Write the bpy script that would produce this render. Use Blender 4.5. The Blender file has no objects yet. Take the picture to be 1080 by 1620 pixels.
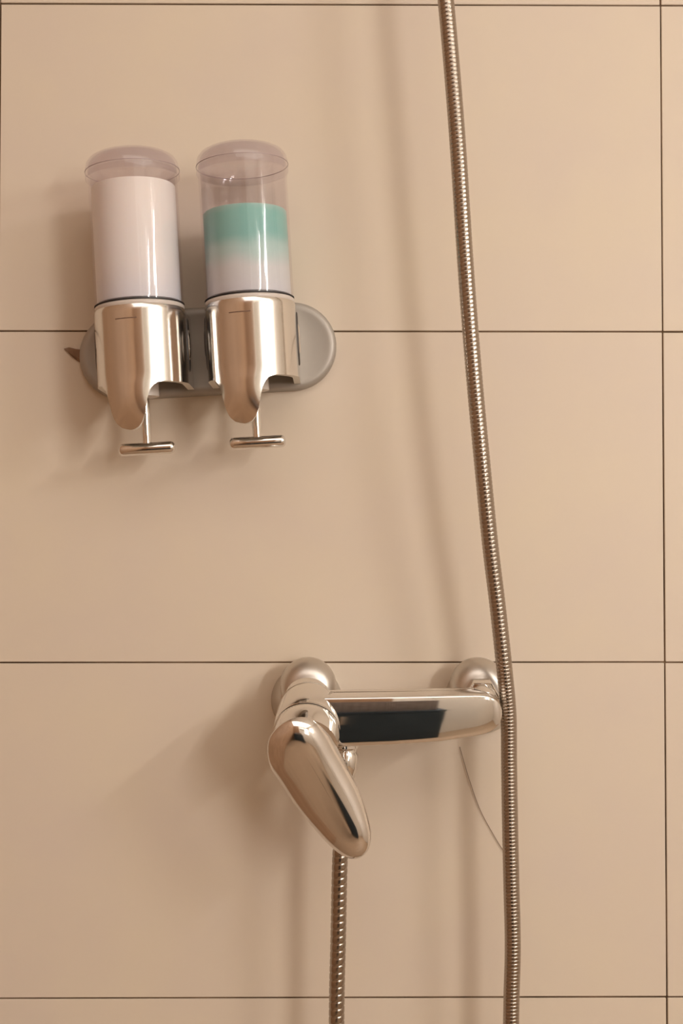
import bpy, bmesh, math, random
from mathutils import Vector, Matrix
random.seed(7)
sc = bpy.context.scene
COL = sc.collection
PI = math.pi

# ------------------------------------------------------------------ camera
cd = bpy.data.cameras.new('camera'); cam = bpy.data.objects.new('camera', cd); COL.objects.link(cam)
cd.sensor_fit = 'HORIZONTAL'; cd.sensor_width = 36.0; cd.lens = 2110 / 1080 * 36
cd.clip_start = 0.02
CAMD, PITCH, YAW = 1.2118, math.radians(1.487), math.radians(0.4104)
cam.location = (0, -CAMD, 0)
cam.rotation_euler = (PI / 2 + PITCH, 0, -YAW)
sc.camera = cam

# ------------------------------------------------------------------ exposure, world
sc.view_settings.view_transform = 'Standard'
sc.view_settings.look = 'None'
sc.view_settings.gamma = 1.0
sc.view_settings.use_curve_mapping = False
sc.view_settings.exposure = 0.24
w = bpy.data.worlds.new('world'); sc.world = w; w.use_nodes = True
w.node_tree.nodes['Background'].inputs[0].default_value = (1.0, 0.86, 0.70, 1)
w.node_tree.nodes['Background'].inputs[1].default_value = 0.3

# room: x -1.0 .. 2.0, y 0 .. -2.6, z -1.15 .. 1.35   (tiled wall at y = 0)
XL, XR, YB, ZF, ZC = -.62, 2.0, -2.6, -1.15, 1.38

def area(name, loc, rot, sx, sy, power, col):
    l = bpy.data.lights.new(name, 'AREA'); l.shape = 'RECTANGLE'; l.size = sx; l.size_y = sy
    l.energy = power; l.color = col
    o = bpy.data.objects.new(name, l); o.location = loc; o.rotation_euler = rot; COL.objects.link(o)
    return o
WARM = (1.0, 0.955, 0.90)
LAMP1 = Vector((1.43, YB + 0.09, 0.40))      # tall tube lamp on the far wall
LAMP2 = Vector((XR - 0.09, -1.62, 0.78))     # tall tube lamp on the right-hand wall
CEIL = Vector((0.57, -1.8, ZC - 0.03))       # ceiling panel added as soft fill light
area('ceiling_fill_light', CEIL - Vector((0, 0, .045)), (0, 0, 0), 2.3, 1.5, 11.5, WARM)
def tube_light(name, p, aim, power, ln):
    d = (aim - p); d.z = 0; d.normalize()
    q = d.to_track_quat('-Z', 'Z')
    o = area(name, p + d * 0.035, q.to_euler(), 0.05, ln, power, WARM)
    return o
tube_light('tube_light', LAMP1, Vector((0, 0, 0)), 15.0, .95)
tube_light('tube_light', LAMP2, Vector((0, 0, 0)), 8.5, .62)

# ------------------------------------------------------------------ materials
def mat(name, col=(.8, .8, .8), rough=.5, metal=0.0, spec=.5, coat=0.0):
    m = bpy.data.materials.new(name); m.use_nodes = True
    b = m.node_tree.nodes['Principled BSDF']
    b.inputs['Base Color'].default_value = (*col, 1); b.inputs['Roughness'].default_value = rough
    b.inputs['Metallic'].default_value = metal; b.inputs['Specular IOR Level'].default_value = spec
    b.inputs['Coat Weight'].default_value = coat
    return m
def N(m, t, **kw):
    n = m.node_tree.nodes.new(t)
    for k, v in kw.items(): setattr(n, k, v)
    return n
def L(m, a, b): m.node_tree.links.new(a, b)
def bsdf(m): return m.node_tree.nodes['Principled BSDF']
def noisy(m, c1, c2, scale=3.0, detail=4, rough_var=None, bump=0.0, bscale=60):
    tc = N(m, 'ShaderNodeTexCoord'); geo = N(m, 'ShaderNodeNewGeometry')
    nz = N(m, 'ShaderNodeTexNoise'); nz.inputs['Scale'].default_value = scale; nz.inputs['Detail'].default_value = detail
    L(m, geo.outputs['Position'], nz.inputs['Vector'])
    cr = N(m, 'ShaderNodeValToRGB'); cr.color_ramp.elements[0].position = .3; cr.color_ramp.elements[1].position = .7
    cr.color_ramp.elements[0].color = (*c1, 1); cr.color_ramp.elements[1].color = (*c2, 1)
    L(m, nz.outputs['Fac'], cr.inputs['Fac']); L(m, cr.outputs['Color'], bsdf(m).inputs['Base Color'])
    if bump:
        n2 = N(m, 'ShaderNodeTexNoise'); n2.inputs['Scale'].default_value = bscale
        L(m, geo.outputs['Position'], n2.inputs['Vector'])
        bp = N(m, 'ShaderNodeBump'); bp.inputs['Strength'].default_value = bump; bp.inputs['Distance'].default_value = .001
        L(m, n2.outputs['Fac'], bp.inputs['Height']); L(m, bp.outputs['Normal'], bsdf(m).inputs['Normal'])
    return m

M_TILE = noisy(mat('beige_tile', rough=.42, spec=.3), (.68, .58, .485), (.705, .605, .48), 9, 5, bump=.05, bscale=25)
M_GROUT = noisy(mat('dark_grout', rough=.9, spec=.1), (.03, .016, .009), (.24, .16, .10), 14)
M_CHROME = mat('chrome', (.80, .775, .745), .05, 1.0)
M_CHROME_SOFT = mat('soft_chrome', (.78, .75, .71), .16, 1.0)
M_CHROME_DOME = mat('satin_chrome', (.63, .59, .545), .38, 1.0)
M_CHROME_LEVER = mat('lever_chrome', (.80, .765, .735), .09, 1.0)
M_STEEL = mat('hose_steel', (.40, .34, .285), .22, 1.0)
M_SATIN = noisy(mat('satin_metal', rough=.5, metal=.4), (.39, .355, .315), (.42, .38, .34), 20)
M_CUPEDGE = mat('pale_chromed_edge', (.80, .77, .71), .35, 0)
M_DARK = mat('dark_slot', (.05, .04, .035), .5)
M_BROWNTAB = noisy(mat('brown_adhesive', rough=.6), (.20, .11, .06), (.32, .19, .11), 60)
M_ETCH = mat('etched_line', (.16, .09, .06), .6)
M_COLLAR = mat('collar_plastic', (.62, .55, .50), .3)
M_GASKET = mat('black_gasket', (.02, .015, .015), .5)
M_HAIR = mat('dark_hair_strand', (.18, .11, .07), .6)

def shell_mat(name, tint, glossf, body=.12, bodycol=(.7, .62, .66)):
    m = bpy.data.materials.new(name); m.use_nodes = True; nt = m.node_tree; nt.nodes.clear()
    out = N(m, 'ShaderNodeOutputMaterial')
    tr = N(m, 'ShaderNodeBsdfTransparent'); tr.inputs[0].default_value = (*tint, 1)
    gl = N(m, 'ShaderNodeBsdfGlossy'); gl.inputs['Roughness'].default_value = .06
    gl.inputs[0].default_value = (1, 1, 1, 1)
    df = N(m, 'ShaderNodeBsdfDiffuse'); df.inputs[0].default_value = (*bodycol, 1)
    tl = N(m, 'ShaderNodeBsdfTranslucent'); tl.inputs[0].default_value = (*bodycol, 1)
    ad = N(m, 'ShaderNodeMixShader'); ad.inputs[0].default_value = .5; L(m, df.outputs[0], ad.inputs[1]); L(m, tl.outputs[0], ad.inputs[2])
    mx = N(m, 'ShaderNodeMixShader'); mx.inputs[0].default_value = body
    L(m, tr.outputs[0], mx.inputs[1]); L(m, ad.outputs[0], mx.inputs[2])
    lw = N(m, 'ShaderNodeLayerWeight'); pw = N(m, 'ShaderNodeMath', operation='POWER'); pw.inputs[1].default_value = 4.5; L(m, lw.outputs['Facing'], pw.inputs[0])
    lw.inputs['Blend'].default_value = .5
    fr = N(m, 'ShaderNodeMath', operation='MULTIPLY_ADD'); fr.inputs[1].default_value = .55; fr.inputs[2].default_value = .035; L(m, pw.outputs[0], fr.inputs[0])
    mu = N(m, 'ShaderNodeMath', operation='MULTIPLY'); mu.inputs[1].default_value = glossf
    L(m, fr.outputs[0], mu.inputs[0])
    m2 = N(m, 'ShaderNodeMixShader'); L(m, mu.outputs[0], m2.inputs[0]); L(m, mx.outputs[0], m2.inputs[1]); L(m, gl.outputs[0], m2.inputs[2])
    L(m, m2.outputs[0], out.inputs[0])
    return m
M_SHELL = shell_mat('clear_lilac_plastic', (.975, .96, .97), 1.0, .02)
M_CAP = shell_mat('frosted_lilac_lid', (.955, .935, .955), 1.0, .07, (.74, .68, .72))
M_SEAM = mat('lilac_seam', (.36, .27, .27), .4)
M_MILK = mat('milky_liquid', (.76, .71, .70), .55, spec=.2)
bsdf(M_MILK).inputs['Subsurface Weight'].default_value = .25
bsdf(M_MILK).inputs['Subsurface Radius'].default_value = (.02, .015, .012)
M_TEAL = mat('teal_liquid', (.4, .7, .65), .55, spec=.2)
def gradient_liquid(m, stops, zlo, zhi, amp):
    tc = N(m, 'ShaderNodeTexCoord'); sp = N(m, 'ShaderNodeSeparateXYZ'); L(m, tc.outputs['Object'], sp.inputs[0])
    nz = N(m, 'ShaderNodeTexNoise'); nz.inputs['Scale'].default_value = 35; nz.inputs['Detail'].default_value = 1
    L(m, tc.outputs['Object'], nz.inputs['Vector'])
    ms = N(m, 'ShaderNodeMath', operation='MULTIPLY_ADD'); ms.inputs[1].default_value = amp; L(m, nz.outputs['Fac'], ms.inputs[0]); L(m, sp.outputs['Z'], ms.inputs[2])
    mr = N(m, 'ShaderNodeMapRange'); mr.inputs['From Min'].default_value = zlo + amp / 2; mr.inputs['From Max'].default_value = zhi + amp / 2
    L(m, ms.outputs[0], mr.inputs['Value'])
    cr = N(m, 'ShaderNodeValToRGB'); e = cr.color_ramp.elements
    e[0].position = stops[0][0]; e[0].color = (*stops[0][1], 1); e[1].position = stops[-1][0]; e[1].color = (*stops[-1][1], 1)
    for p, c in stops[1:-1]:
        x = e.new(p); x.color = (*c, 1)
    cr.color_ramp.interpolation = 'EASE'
    L(m, mr.outputs[0], cr.inputs['Fac']); L(m, cr.outputs['Color'], bsdf(m).inputs['Base Color'])
gradient_liquid(M_TEAL, [(0, (.66, .69, .71)), (.28, (.66, .70, .69)), (.48, (.46, .66, .62)), (.68, (.24, .53, .48)), (.90, (.25, .55, .49)), (1, (.38, .60, .54))], .0, .076, .014)
gradient_liquid(M_MILK, [(0, (.76, .78, .80)), (.35, (.85, .84, .80)), (1, (.90, .86, .79))], .0, .103, .01)

# ------------------------------------------------------------------ helpers
def link(name, me, m=None, parent=None):
    o = bpy.data.objects.new(name, me); COL.objects.link(o)
    if m:
        for x in (m if isinstance(m, (list, tuple)) else [m]): me.materials.append(x)
    if parent: o.parent = parent
    return o
def obj(name, bm, m=None, parent=None, smooth=True, angle=None):
    bmesh.ops.recalc_face_normals(bm, faces=bm.faces)
    me = bpy.data.meshes.new(name); bm.to_mesh(me); bm.free()
    if smooth:
        me.polygons.foreach_set('use_smooth', [True] * len(me.polygons))
        if angle: me.set_sharp_from_angle(angle=math.radians(angle))
    return link(name, me, m, parent)
def empty(name, loc, rot=(0, 0, 0)):
    o = bpy.data.objects.new(name, None); o.location = loc; o.rotation_euler = rot; o.empty_display_size = .02; COL.objects.link(o); return o
def tag(o, label=None, cat=None, group=None, kind=None):
    for k, v in (('label', label), ('category', cat), ('group', group), ('kind', kind)):
        if v: o[k] = v
    return o
def box(bm, x0, x1, y0, y1, z0, z1, bev=0, segs=2):
    r = bmesh.ops.create_cube(bm, size=1)
    vs = r['verts']
    for v in vs: v.co = Vector(((x0 + x1) / 2 + v.co.x * (x1 - x0), (y0 + y1) / 2 + v.co.y * (y1 - y0), (z0 + z1) / 2 + v.co.z * (z1 - z0)))
    if bev: bmesh.ops.bevel(bm, geom=list({e for v in vs for e in v.link_edges}), offset=bev, segments=segs, affect='EDGES', profile=.6)
def rings_mesh(bm, rings, close_u=True, cap0=True, cap1=True, matidx=0):
    rs = [[bm.verts.new(p) for p in r] for r in rings]
    n = len(rs[0])
    for a, b in zip(rs, rs[1:]):
        for i in range(n if close_u else n - 1):
            j = (i + 1) % n
            f = bm.faces.new((a[i], a[j], b[j], b[i])); f.material_index = matidx
    if cap0: bm.faces.new(rs[0][::-1]).material_index = matidx
    if cap1: bm.faces.new(rs[-1]).material_index = matidx
    return rs
def frame(d):
    d = Vector(d).normalized(); up = Vector((0, 0, 1)) if abs(d.z) < .9 else Vector((1, 0, 0))
    a = d.cross(up).normalized(); b = a.cross(d).normalized()
    return a, b, d
def lathe(bm, prof, origin, axis, seg=48, cap0=True, cap1=True):
    """prof = [(t along axis, radius)]"""
    a, b, d = frame(axis); o = Vector(origin)
    rings = [[o + d * t + (a * math.cos(2 * PI * i / seg) + b * math.sin(2 * PI * i / seg)) * max(r, 1e-5) for i in range(seg)] for t, r in prof]
    rings_mesh(bm, rings, True, cap0, cap1)
def catmull(pts, per=10, closed=False):
    P = [Vector(p) for p in pts]; n = len(P); out = []
    rng = range(n if closed else n - 1)
    for i in rng:
        p0 = P[(i - 1) % n] if closed or i > 0 else P[0] * 2 - P[1]
        p1 = P[i]; p2 = P[(i + 1) % n]
        p3 = P[(i + 2) % n] if closed or i + 2 < n else P[-1] * 2 - P[-2]
        for k in range(per):
            t = k / per
            out.append(.5 * ((2 * p1) + (p2 - p0) * t + (2 * p0 - 5 * p1 + 4 * p2 - p3) * t * t + (3 * p1 - p0 - 3 * p2 + p3) * t ** 3))
    if not closed: out.append(P[-1])
    return out

# ------------------------------------------------------------------ setting: tiled wall
wall = tag(empty('wall_back', (0, 0, 0)), kind='structure')
bm = bmesh.new(); box(bm, XL, XR, .0018, .09, ZF, ZC)
g = obj('grout_bed', bm, M_GROUT, wall, smooth=False)
T, TH = .3012, .008
x1 = .30197                   # the vertical joint on the right
z0 = .49746                   # the joint at the top of the picture
tw, gap = .6058, .0014
tm = []
for k in range(4):
    bm = bmesh.new(); box(bm, -tw / 2 + gap / 2, tw / 2 - gap / 2, 0, TH, -T / 2 + gap / 2, T / 2 - gap / 2, .0005, 1)
    me = bpy.data.meshes.new('tile'); bm.to_mesh(me); bm.free(); me.materials.append(M_TILE); tm.append(me)
def tile_at(cx, cz, wid=None, hei=None):
    if wid or hei:
        wd = wid or tw; hh = hei or T
        bm = bmesh.new(); box(bm, -wd / 2 + gap / 2, wd / 2 - gap / 2, 0, TH, -hh / 2 + gap / 2, hh / 2 - gap / 2, .0005, 1)
        me = bpy.data.meshes.new('tile'); bm.to_mesh(me); bm.free(); me.materials.append(M_TILE)
    else: me = random.choice(tm)
    o = bpy.data.objects.new('tile', me); COL.objects.link(o); o.parent = wall
    o.location = (cx + random.uniform(-.0002, .0002), 0, cz + random.uniform(-.0001, .0001))
    o.rotation_euler = (random.uniform(-.0004, .0004), random.uniform(-.0005, .0005), random.uniform(-.0006, .0006))
rows = []
z = z0
zs = [z0 + T * k for k in range(-6, 4)]
cols = [(x1 - tw * 2, x1 - tw), (x1 - tw, x1), (x1, x1 + tw), (x1 + tw, x1 + 2 * tw), (x1 + 2 * tw, XR)]
for za, zb in [(max(a, ZF), min(a + T, ZC)) for a in zs if a + T > ZF + .02 and a < ZC - .02]:
    for xa, xb in cols:
        xa = max(xa, XL)
        if xb - xa < .02: continue
        tile_at((xa + xb) / 2, (za + zb) / 2, None if abs(xb - xa - tw) < 1e-3 else xb - xa, None if abs(zb - za - T) < 1e-3 else zb - za)

# ------------------------------------------------------------------ setting: rest of the bathroom (seen in the chrome)
M_WHITE = noisy(mat('white_wall_paint', rough=.7, spec=.2), (.82, .78, .72), (.85, .81, .75), 4)
M_CEIL = noisy(mat('ceiling_paint', rough=.8, spec=.2), (.74, .69, .62), (.77, .72, .65), 4)
M_BROWN = noisy(mat('brown_wood', rough=.5, spec=.3), (.33, .20, .12), (.40, .25, .155), 5)
M_FLOOR = noisy(mat('brown_floor_tile', rough=.5, spec=.3), (.38, .27, .18), (.43, .31, .21), 6)
M_NAVY = noisy(mat('navy_lacquer', rough=.5, spec=.3), (.020, .035, .05), (.03, .05, .07), 5)
M_WICKER = noisy(mat('grey_wicker', rough=.9, spec=.1), (.30, .27, .26), (.50, .46, .45), 40)
M_MIRROR = mat('mirror_glass', (.8, .82, .82), .02, 1.0)
def struct(name, x0, x1_, y0, y1, z0_, z1_, m):
    bm = bmesh.new(); box(bm, x0, x1_, y0, y1, z0_, z1_)
    return tag(obj(name, bm, m, smooth=False), kind='structure')
struct('floor', XL - .1, XR + .1, YB - .1, .1, ZF - .1, ZF, M_FLOOR)
struct('ceiling', XL - .1, XR + .1, YB - .1, .1, ZC, ZC + .1, M_CEIL)
struct('wall_left', XL - .1, XL, YB, .09, ZF, ZC, M_BROWN)
struct('wall_right', XR, XR + .1, YB, .09, ZF, ZC, M_WHITE)
struct('wall_front', XL, XR, YB - .1, YB, ZF, ZC, M_WHITE)
# brown panelling added on the wall behind the camera for brown chrome reflections
tp = tag(empty('trim_1', (0, YB, ZF)), kind='structure')
for k in range(6):
    bm = bmesh.new(); box(bm, XL + .0005 + k * .155, XL + .1545 + k * .155, .001, .02, .002, ZC - ZF - .002, .002, 1)
    obj('panel', bm, M_BROWN, tp, smooth=False)
# added navy cabinet standing in for dark trousers mirrored in the chrome; mirror above
v = tag(empty('stand_in_cabinet', (.045, YB + .022, ZF)), 'added navy cabinet behind the camera, mirrored in the chrome in place of dark trousers', 'cabinet')
bm = bmesh.new(); box(bm, -.46, .46, 0, .48, .08, .70, .003); obj('cabinet_body', bm, M_NAVY, v, smooth=False)
for s in (-1, 1):
    bm = bmesh.new(); box(bm, s * .23 - .226, s * .23 + .226, .48, .498, .09, .69, .003); dr = obj('cabinet_door', bm, M_NAVY, v, smooth=False)
    bm = bmesh.new(); box(bm, s * .06 - .006, s * .06 + .006, .498, .52, .5, .66, .004); obj('handle', bm, M_CHROME, dr, smooth=False)
bm = bmesh.new(); box(bm, -.465, .465, 0, .50, .70, .725, .004); obj('stand_in_top', bm, M_NAVY, v, smooth=False)
bm = bmesh.new(); box(bm, -.38, .38, 0, .44, .0, .08); obj('plinth', bm, M_NAVY, v, smooth=False)
bm = bmesh.new(); box(bm, -.35, .35, 0, .02, -.42, .42, .004)
o = obj('wall_mirror', bm, M_MIRROR, smooth=False); o.location = (.82, YB + .001, .52); tag(o, 'rectangular mirror on the pale wall behind the camera', 'mirror')
bm = bmesh.new()
rr = []
for i in range(361):                     # ribbed basket added on the cabinet for the ribbed band mirrored in the bar
    x = -.36 + .76 * i / 360; a = .009 * math.sin(i * PI / 5)
    rr.append([(x, .40 + a, 0), (x, .42 + a, .10), (x, .43 + a, .20), (x, .425 + a * .5, .235), (x, .33, .235), (x, .33, 0)])
rings_mesh(bm, rr); o = obj('reflection_basket', bm, M_WICKER, smooth=False); o.location = (.045, YB + .022, ZF + .7255)
tag(o, 'added grey ribbed basket behind the camera, shaped for the ribbed reflection in the bar', 'basket')
# tube lamps and the added ceiling fill panel
M_LAMP = mat('lit_opal_tube', (.9, .85, .78), .4)
bsdf(M_LAMP).inputs['Emission Color'].default_value = (1, .955, .90, 1); bsdf(M_LAMP).inputs['Emission Strength'].default_value = 9
M_PANEL = mat('glowing_fill_panel', (.9, .85, .78), .4)
bsdf(M_PANEL).inputs['Emission Color'].default_value = (1, .955, .90, 1); bsdf(M_PANEL).inputs['Emission Strength'].default_value = .2
def tube_lamp(p, nrm, label, hl):
    t = empty('tube_wall_lamp', p); tag(t, label, 'lamp', 'tall tube lamps on the bathroom walls')
    n = Vector(nrm)
    bm = bmesh.new(); lathe(bm, [(-hl, .02), (.005 - hl, .024), (hl - .005, .024), (hl, .02)], (0, 0, 0), (0, 0, 1), 24); obj('tube', bm, M_LAMP, t)
    for s in (-1, 1):
        bm = bmesh.new(); lathe(bm, [(0, .028), (.03, .028)], (0, 0, s * (hl - .002) + (0 if s > 0 else -.03)), (0, 0, 1), 24); obj('end_cap', bm, M_CHROME, t)
        bm = bmesh.new(); lathe(bm, [(0, .01), (.09, .01)], n * -.09 + Vector((0, 0, s * (hl + .013))), n, 16); obj('bracket', bm, M_CHROME, t)
tube_lamp(LAMP1, (0, 1, 0), 'tall opal tube lamp on the far wall beside the mirror', .48)
tube_lamp(LAMP2, (-1, 0, 0), 'tall opal tube lamp on the right wall', .32)
c = tag(empty('ceiling_fill_panel', CEIL), 'large added ceiling fill panel above the camera', 'lamp')
bm = bmesh.new(); box(bm, -1.18, 1.18, -.78, .78, -.01, .03, .003); obj('housing', bm, M_WHITE, c, smooth=False)
bm = bmesh.new(); box(bm, -1.15, 1.15, -.75, .75, -.02, -.0101, .003); obj('diffuser', bm, M_PANEL, c, smooth=False)

# ------------------------------------------------------------------ soap dispenser
SD = empty('soap_dispenser', (-.1123, 0, .1772), (0, -math.radians(3.3), 0))
tag(SD, 'twin chrome wall soap dispenser with one milky and one teal tank on the beige tiles', 'soap dispenser')
# back plate: stadium with a rounded rim
def stadium(hl, r, n=24):
    pts = []
    for i in range(n + 1): a = -PI / 2 + PI * i / n; pts.append((hl + r * math.cos(a), r * math.sin(a)))
    for i in range(n + 1): a = PI / 2 + PI * i / n; pts.append((-hl + r * math.cos(a), r * math.sin(a)))
    return pts
bm = bmesh.new()
rings = []
for inset, d in ((.0, .0), (.0, .006), (.0006, .0085), (.002, .0102), (.004, .011), (.0075, .0112), (.009, .0106), (.03, .0106)):
    rings.append([(x, -d, z_) for x, z_ in stadium(.0765, .040 - inset)])
rings_mesh(bm, rings)
obj('back_plate', bm, M_SATIN, SD, angle=50)
# dried adhesive tab peeping out on the left
bm = bmesh.new()
out = [(-.131, .0105), (-.1265, .0115), (-.120, .0095), (-.114, .0085), (-.108, .006), (-.108, -.006), (-.1145, -.0045), (-.1195, -.0015), (-.1235, .0025), (-.1275, .007)]
rings_mesh(bm, [[(x, -.0002, z_) for x, z_ in out], [(x, -.0016 - .0012 * math.sin(9 * z_ * 100), z_ * .97) for x, z_ in out]])
tag(obj('adhesive_tab', bm, M_BROWNTAB, SD, smooth=False), 'ragged brown adhesive scrap poking out left of the plate')

R = .0395; AX = .055
def lower(s):
    """height of the housing's lower edge at arc distance s from the front"""
    a = abs(s + .0105) * 1.15
    tab = ((0, -.0752), (.005, -.0746), (.010, -.0732), (.0145, -.0694), (.018, -.0620), (.0202, -.0520), (.0222, -.0460), (.0248, -.0412), (.028, -.0382), (.032, -.0364), (.038, -.0354), (.2, -.0345))
    for (x0_, v0), (x1_, v1) in zip(tab, tab[1:]):
        if a <= x1_: return v0 + (v1 - v0) * (a - x0_) / (x1_ - x0_)
    return -.0345
def u_pts():
    pts = []; side = AX - .0115
    n = 84
    for i in range(8): pts.append((-(PI / 2 * R + side * (1 - i / 8)), (-R, -(.0115 + side * i / 8)), (-1, 0)))
    for i in range(n + 1):
        a = -PI / 2 + PI * i / n
        pts.append((a * R, (R * math.sin(a), -(AX + R * math.cos(a))), (math.sin(a), -math.cos(a))))
    for i in range(1, 9): pts.append((PI / 2 * R + side * i / 8, (R, -(AX - side * i / 8)), (1, 0)))
    return pts
UP = u_pts()
def make_housing(uc, w_rim, parent, which):
    NV = 34; th = .0058
    grids = []
    for off in (0, th):
        g = []
        for s, (x, y), (nx, ny) in UP:
            lo = lower(s) ; hi = 0.0305
            colv = []
            for j in range(NV + 1):
                t = j / NV
                zz = hi + (lo - hi) * t
                # the tongue flares forward a little, then rolls in at its tip
                fl = max(0, 1 - abs(s + .0105) / .026)
                fl = fl * fl * (3 - 2 * fl)
                q = max(0, min(1, (-.026 - zz) / .014)); q = q * q * (3 - 2 * q)
                push = .0010 * fl * q
                r_in = max(0, (-.044 - zz) / .031); push -= .0085 * fl * min(1.1, r_in) ** 2
                top_in = max(0, (zz - .0285) / .002); push -= .0008 * min(1, top_in) ** 2
                o_ = push - off
                colv.append(Vector((uc + x + nx * o_, y + ny * o_, zz)))
            g.append(colv)
        grids.append(g)
    bm = bmesh.new()
    V = [[[bm.verts.new(p) for p in c] for c in g] for g in grids]
    n = len(UP)
    for k in range(2):
        for i in range(n - 1):
            for j in range(NV):
                f = bm.faces.new((V[k][i][j], V[k][i + 1][j], V[k][i + 1][j + 1], V[k][i][j + 1])); f.material_index = 0 if k == 0 else 1
    for i in range(n - 1):
        for j in (0, NV):
            f = bm.faces.new((V[0][i][j], V[1][i][j], V[1][i + 1][j], V[0][i + 1][j])); f.material_index = 1
    for i in (0, n - 1):
        for j in range(NV):
            f = bm.faces.new((V[0][i][j], V[0][i][j + 1], V[1][i][j + 1], V[1][i][j])); f.material_index = 1
    h = obj('housing', bm, [M_CHROME_SOFT, M_CUPEDGE], parent, angle=40)
    # oval level windows in both sides
    for s in (-1, 1):
        bm = bmesh.new()
        def oval(a, b, dx): return [(uc + s * (R + dx), -.048 + a * math.cos(2 * PI * i / 32), .0 + b * math.sin(2 * PI * i / 32)) for i in range(32)]
        rings_mesh(bm, [oval(.0088, .0235, -.0005), oval(.0088, .0235, .0008), oval(.0078, .0222, .0012), oval(.0070, .0212, .0004)], cap0=False)
        obj('window_rim', bm, M_DARK, h)
        bm = bmesh.new()
        rings_mesh(bm, [oval(.0050, .0135, .0), oval(.0046, .0130, .0012), oval(.003, .0105, .0022), oval(.001, .004, .0026)], cap0=False)
        obj('window_insert', bm, M_CHROME, h)
    # etched line near the top of the front
    bm = bmesh.new(); rr = []
    for i in range(13):
        a = math.radians(-24 + 27 * i / 12); r0 = R + .0001; r1 = R + .0003
        rr.append([(uc + r_ * math.sin(a), -(AX + r_ * math.cos(a)), .0185 + dz) for r_, dz in ((r0, -.0004), (r1, -.0004), (r1, .0004), (r0, .0004))])
    rings_mesh(bm, rr); obj('etched_mark', bm, M_ETCH, h, smooth=False)
    return h
def make_tank(uc, parent, liquid, level, cap_r, label):
    base = .0305
    def C(prof, name, m, seg=64, **k):
        bm = bmesh.new(); lathe(bm, prof, (0, 0, 0), (0, 0, 1), seg, **k)
        o = obj(name, bm, m, parent, angle=60); o.location = (uc, -AX, base); return o
    C([(-.004, R - .004), (.0006, R - .0008), (.0030, R - .0008), (.0042, R - .002), (.0042, R - .006)], 'collar', M_COLLAR)
    C([(.0042, R - .004), (.0042, R - .0006), (.0049, R - .0006), (.0049, R - .004)], 'gasket', M_GASKET)
    rt = R - .0010
    t = C([(.0049, rt - .0004), (.008, rt), (.122, rt), (.122, rt - .0018), (.0053, rt - .0018), (.0052, 0)], 'tank', M_SHELL, cap0=False, cap1=False)
    tag(t, label)
    # liquid (own object coordinates: z = 0 at its foot)
    rl = rt - .0021
    bm = bmesh.new(); lathe(bm, [(0, rl - .002), (.001, rl), (level - .001, rl), (level, rl - .0008), (level - .0004, rl - .004), (level - .0004, 0)], (0, 0, 0), (0, 0, 1), 64)
    lq = obj('liquid', bm, liquid, t, angle=50); lq.location = (0, 0, .0056)
    # lid
    cp = [(0.1155, cap_r - .0004), (0.1155, cap_r), (0.1240, cap_r + .0001), (0.1255, cap_r - .0004), (0.1295, cap_r - .0012), (0.1335, cap_r - .0042), (0.1362, cap_r - .009), (0.1373, cap_r - .016), (0.1376, 0)]
    ci = [(0.1362, 0), (0.1358, cap_r - .016), (0.1348, cap_r - .0095), (0.1320, cap_r - .0055), (0.1288, cap_r - .0032), (0.1226, cap_r - .0022)]
    C(cp + ci, 'lid', M_CAP, cap0=False, cap1=False)
    bm = bmesh.new(); q = cap_r - .0001; lathe(bm, [(.1219, q), (.1219, q + .00035), (.1224, q + .00035), (.1224, q), (.1219, q)], (0, 0, 0), (0, 0, 1), 64, cap0=False, cap1=False)
    sm = obj('lid_seam', bm, M_SEAM, parent, smooth=False); sm.location = (uc, -AX, base)
    return t
def make_pull(uc, parent):
    zc = -.0875
    bm = bmesh.new(); lathe(bm, [(0, .0040), (.050, .0040)], (uc, -AX, zc + .001), (0, 0, 1), 20)
    lathe(bm, [(0, .002), (.0004, .0045), (.003, .0045)], (uc, -AX, -.062), (0, 0, 1), 20)
    st = obj('pull_stem', bm, M_CHROME, parent, angle=40)
    bm = bmesh.new(); h = .0245; r = .0054
    lathe(bm, [(-h, .002), (-h + .0006, .0036), (-h + .002, .0049), (-h + .004, r), (h - .004, r), (h - .002, .0049), (h - .0006, .0036), (h, .002)], (uc, -AX - .001, zc - .002), (1, 0, 0), 28)
    obj('pull_bar', bm, M_CHROME, parent, angle=50)
    bm = bmesh.new(); lathe(bm, [(-.045, .009), (-.044, .0125), (-.02, .0125), (-.018, .018), (.024, .018), (.026, .030), (.030, .030)], (uc, -AX + .002, .0), (0, 0, 1), 32)
    obj('pump_body', bm, M_COLLAR, parent, angle=40)
for uc, liq, lev, cr, lab in ((-.0531, M_MILK, .103, .0408, 'tank full of milky white soap'), (.0427, M_TEAL, .075, .0400, 'tank two thirds full of teal soap fading to white')):
    make_housing(uc, 0, SD, lab)
    make_tank(uc, SD, liq, lev, cr, lab)
    make_pull(uc, SD)

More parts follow.
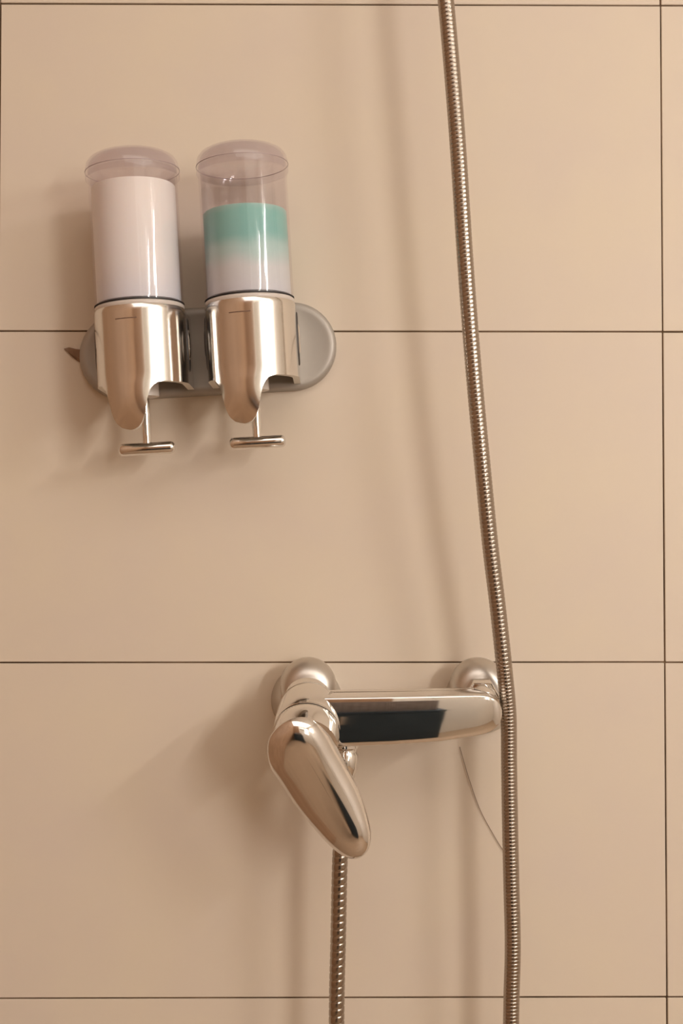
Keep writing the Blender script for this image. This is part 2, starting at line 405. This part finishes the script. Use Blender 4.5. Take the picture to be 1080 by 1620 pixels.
# ------------------------------------------------------------------ mixer tap
FX = empty('shower_mixer', (.055, 0, -.1386))
tag(FX, 'polished chrome wall shower mixer with a drooping teardrop lever on beige tiles', 'shower mixer')
F0 = Vector(FX.location)
def P(x, d, z_): return Vector((x, -d, z_)) - F0         # x, distance from wall, height
for fx, fz, dx, dz in ((-.0228, -.1386, -.0211, -.1229), (.1342, -.1375, .1298, -.1232)):
    bm = bmesh.new()
    lathe(bm, [(0, .0318), (.002, .0320), (.004, .0312), (.010, .0275), (.016, .024), (.020, .020)], P(fx, 0, fz), (0, -1, 0), 56)
    obj('wall_flange', bm, M_CHROME_DOME, FX, angle=60)
    # bulbous offset union: from the flange centre to the inlet centre
    bm = bmesh.new(); rr = []
    prof = [(.004, .0205), (.010, .0235), (.018, .0248), (.026, .0250), (.033, .0244), (.039, .0226), (.043, .0195), (.0455, .0150)]
    for k, (t, r_) in enumerate(prof):
        q = min(1, t / .02); q = q * q * (3 - 2 * q)
        cx = fx + (dx - fx) * q; cz = (fz + .004) + (dz - fz - .004) * q
        cz -= max(0, t - .033) * .35
        rr.append([P(cx + r_ * math.cos(2 * PI * i / 48), t, cz + r_ * math.sin(2 * PI * i / 48)) for i in range(48)])
    rings_mesh(bm, rr); obj('offset_union', bm, M_CHROME_DOME, FX, angle=60)
    bm = bmesh.new(); nr = .0160 if dx > 0 else .0205
    lathe(bm, [(0, nr - .002), (.002, nr), (.012, nr), (.0135, nr - .001)], P(dx, .0410, dz - (.0045 if dx > 0 else .0085)), (0, -1, -.25 if dx > 0 else -.45), 6 if dx > 0 else 48)
    bmesh.ops.bevel(bm, geom=bm.edges[:], offset=.0006, segments=2, affect='EDGES')
    obj('union_nut', bm, M_CHROME, FX, angle=30)
    bm = bmesh.new(); lathe(bm, [(0, .0130), (.022, .0135)], P(dx, .050, dz - .007), (0, -1, -.3), 40); obj('inlet_neck', bm, M_CHROME, FX, angle=40)
# bar body: superellipse sections along x
def lerp_tab(tab, x):
    for (a, va), (b, vb) in zip(tab, tab[1:]):
        if x <= b:
            t = (x - a) / (b - a); t = max(0, min(1, t)); return [p + (q - p) * t for p, q in zip(va, vb)]
    return list(tab[-1][1])
bm = bmesh.new(); rr = []
XE = .1437
tab = [(-.035, (-.1262, -.1690, .0915)), (0, (-.1262, -.1682, .0915)), (.05, (-.1256, -.1665, .0905)), (.09, (-.1250, -.1640, .0890)), (.125, (-.1246, -.1590, .0870)), (.15, (-.1244, -.1560, .0855))]
xs = [-.018 + (.118 + .018) * i / 26 for i in range(27)] + [.118 + (XE - .118) * math.sin(PI / 2 * i / 14) for i in range(1, 15)]
for x in xs:
    zt, zb, df = lerp_tab(tab, x)
    e = max(0, (x - .118) / (XE - .118)); k = math.sqrt(max(0, 1 - e ** 3.0)); k = max(k, .03)
    zc = (zt + zb) / 2; hz = (zt - zb) / 2 * k
    db = .056 + .008 * (1 - k); dff = .066 + (df - .066) * (.78 + .22 * k)
    dc = (db + dff) / 2; hd = (dff - db) / 2
    sec = []
    for i in range(64):
        a = 2 * PI * i / 64; ca, sa = math.cos(a), math.sin(a)
        ex = .34 if ca < 0 else .10
        px = math.copysign(abs(ca) ** ex, ca); pz = math.copysign(abs(sa) ** ex, sa)
        d = dc + hd * px; zz = zc + hz * pz
        if px < 0 and pz > 0: zz += .0052 * (-px) * pz * k        # the top rises towards the wall
        elif pz > .5: zz += .0026 * (1 - px) * k
        if px > 0: d += (.0012 * (1 - pz * pz) + .0010 * pz) * k                # front face slightly bellied
        sec.append(P(x, d, zz))
    rr.append(sec)
rings_mesh(bm, rr); obj('bar_body', bm, M_CHROME, FX, angle=70)
# cartridge housing, tilted downwards
tilt = math.radians(27)
AXD = Vector((-.03, -math.cos(tilt), -math.sin(tilt))).normalized()
base = P(-.0195, .052, -.1330)
bm = bmesh.new(); lathe(bm, [(0, .015), (.002, .0205), (.010, .0245), (.020, .0268), (.034, .0276), (.0435, .0278), (.045, .0272)], base, AXD, 64); obj('cartridge_housing', bm, M_CHROME, FX, angle=60)
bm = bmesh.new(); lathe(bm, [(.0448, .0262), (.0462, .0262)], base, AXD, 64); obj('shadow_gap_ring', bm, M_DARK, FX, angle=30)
# lever: teardrop outline (x, z), spine, domed front, collar running back to the gap ring
OUTLINE = [(-.0525, -.1665), (-.0500, -.1540), (-.0400, -.1430), (-.0270, -.1385), (-.0130, -.1415), (-.0025, -.1520), (.0060, -.1680),
              (.0150, -.1850), (.0235, -.2030), (.0300, -.2230), (.0322, -.2370), (.0295, -.2490), (.0210, -.2560), (.0100, -.2545), (-.0010, -.2465),
              (-.0135, -.2330), (-.0275, -.2155), (-.0405, -.1955), (-.0498, -.1805)]
OUT = catmull([(a, 0, b) for a, b in OUTLINE], 6, True)
A_, B_ = Vector((-.0215, 0, -.1690)), Vector((.0150, 0, -.2330))
def spine(p):
    ab = B_ - A_; t = max(0, min(1, (p - A_).dot(ab) / ab.length_squared)); return A_ + ab * t, t
def front_depth(p, s):
    """depth of the lever's front: s = 0 rim .. 1 spine"""
    ab = B_ - A_; t = (p - A_).dot(ab) / ab.length_squared
    side = (p - A_).cross(ab.normalized()).y             # signed distance across the lever
    plane = .1200 - .0150 * t + .0060 * t * t + .13 * side - 11 * max(0, side) ** 2
    bulge = (.0085 - .0015 * t) * (1 - (1 - s) ** 3.8)
    return plane + bulge
def lever_ring(s, thick):
    r = []
    for p in OUT:
        q, t = spine(p); m_ = p + (q - p) * s
        if thick == 0: d = front_depth(p + (q - p) * s, s)
        else: d = front_depth(p, 0) - thick * (1 - .45 * t)
        r.append(P(m_.x, d, m_.z))
    return r
bm = bmesh.new()
rr = [lever_ring(.75, .0062), lever_ring(.25, .0062), lever_ring(.06, .0058), lever_ring(.005, .0045), lever_ring(0, .002), lever_ring(.0, .0)]
rr += [lever_ring(s, 0) for s in (.03, .08, .15, .25, .36, .48, .6, .72, .84, .93, .995)]
rings_mesh(bm, rr, cap0=True, cap1=True)
bmesh.ops.remove_doubles(bm, verts=bm.verts, dist=1e-6)
lv = obj('lever', bm, M_CHROME_LEVER, FX)
bm = bmesh.new(); lathe(bm, [(.0460, .0268), (.0470, .0276), (.056, .0274), (.068, .0262)], base, AXD, 64); obj('lever_collar', bm, M_CHROME, lv, angle=40)
# outlet under the bar
bm = bmesh.new(); lathe(bm, [(-.004, .0115), (.004, .0115), (.0055, .0100), (.008, .0100), (.010, .0112), (.022, .0105), (.027, .0085), (.030, .0080)], P(.0115, .070, -.1670), (0, 0, -1), 36); obj('hose_outlet', bm, M_CHROME, FX, angle=35)

# ------------------------------------------------------------------ hose: out of the mixer, down in a long loop, up on the right
pts = [(.0115, .070, -.196), (.0105, .070, -.215), (.0070, .068, -.265), (.0055, .066, -.330), (.0040, .064, -.406), (.004, .066, -.56), (.012, .075, -.78),
       (.038, .085, -.95), (.08, .09, -1.01), (.122, .085, -.95), (.146, .072, -.78), (.1515, .062, -.58), (.1536, .0585, -.409),
       (.1550, .0600, -.344), (.1540, .0600, -.290), (.1530, .0600, -.236), (.1525, .0590, -.185), (.1520, .0600, -.1446), (.1482, .0640, -.106), (.1420, .0665, -.050),
       (.1354, .0700, .0026), (.1284, .075, .07), (.1224, .0780, .132), (.1175, .080, .19), (.1131, .0820, .250), (.1060, .0850, .358), (.0971, .0850, .467), (.085, .08, .60), (.07, .07, .75)]
dense = catmull([(x, -d, z_) for x, d, z_ in pts], 60)
# resample by arc length
acc = [0]
for a, b in zip(dense, dense[1:]): acc.append(acc[-1] + (b - a).length)
tot = acc[-1]
def build_hose():
    verts, faces = [], []
    SEG = 18; s = 0; i = 0; phase = 0.0; step_per = 12
    prev = None; up = Vector((0, -1, 0)); rows_ = 0
    while s < tot:
        while acc[i + 1] < s: i += 1
        t = (s - acc[i]) / max(1e-9, acc[i + 1] - acc[i])
        p = dense[i].lerp(dense[i + 1], t); tan = (dense[i + 1] - dense[i]).normalized()
        a = tan.cross(up).normalized(); b = a.cross(tan).normalized()
        left = s < .5
        pitch = .0062 if left else (.0036 if p.z > -.1 else .0030)
        R0 = .0066 if left else (.0070 if p.z > -.1 else .0069)
        amp = .00075 if left else .00055
        for k in range(SEG):
            th = 2 * PI * k / SEG
            ph = (phase + th / (2 * PI)) % 1.0
            # rounded ridge with a narrow groove
            g_ = math.exp(-((min(ph, 1 - ph)) / .085) ** 2)
            r_ = R0 + amp * (math.sin(PI * ph) ** .25 * .12 - g_ * .9)
            verts.append(tuple(p + (a * math.cos(th) + b * math.sin(th)) * r_))
        if rows_:
            o0 = (rows_ - 1) * SEG; o1 = rows_ * SEG
            for k in range(SEG):
                j = (k + 1) % SEG; faces.append((o0 + k, o0 + j, o1 + j, o1 + k))
        rows_ += 1
        ds = pitch / step_per; s += ds; phase += 1 / step_per
    faces.append(tuple(range(SEG))[::-1]); faces.append(tuple(range((rows_ - 1) * SEG, rows_ * SEG)))
    me = bpy.data.meshes.new('shower_hose'); me.from_pydata(verts, [], faces); me.update()
    me.polygons.foreach_set('use_smooth', [True] * len(me.polygons))
    return link('shower_hose', me, M_STEEL)
hose = build_hose()
tag(hose, 'ribbed metal shower hose leaving the mixer and rising past its right end', 'hose')

# ------------------------------------------------------------------ hair strand on the wall under the mixer
hp = catmull([(.1155, -.0012, -.181), (.124, -.0012, -.210), (.134, -.0012, -.238), (.147, -.0012, -.262), (.155, -.0012, -.275)], 8)
bm = bmesh.new()
rr = []
for i, p in enumerate(hp):
    tn = (hp[min(i + 1, len(hp) - 1)] - hp[max(0, i - 1)]).normalized(); a, b, _ = frame(tn)
    rr.append([p + (a * math.cos(k * PI / 3) + b * math.sin(k * PI / 3)) * .00028 for k in range(6)])
rings_mesh(bm, rr); tag(obj('hair_strand', bm, M_HAIR), 'single thin dark hair clinging to the tiles below the mixer bar', 'hair')
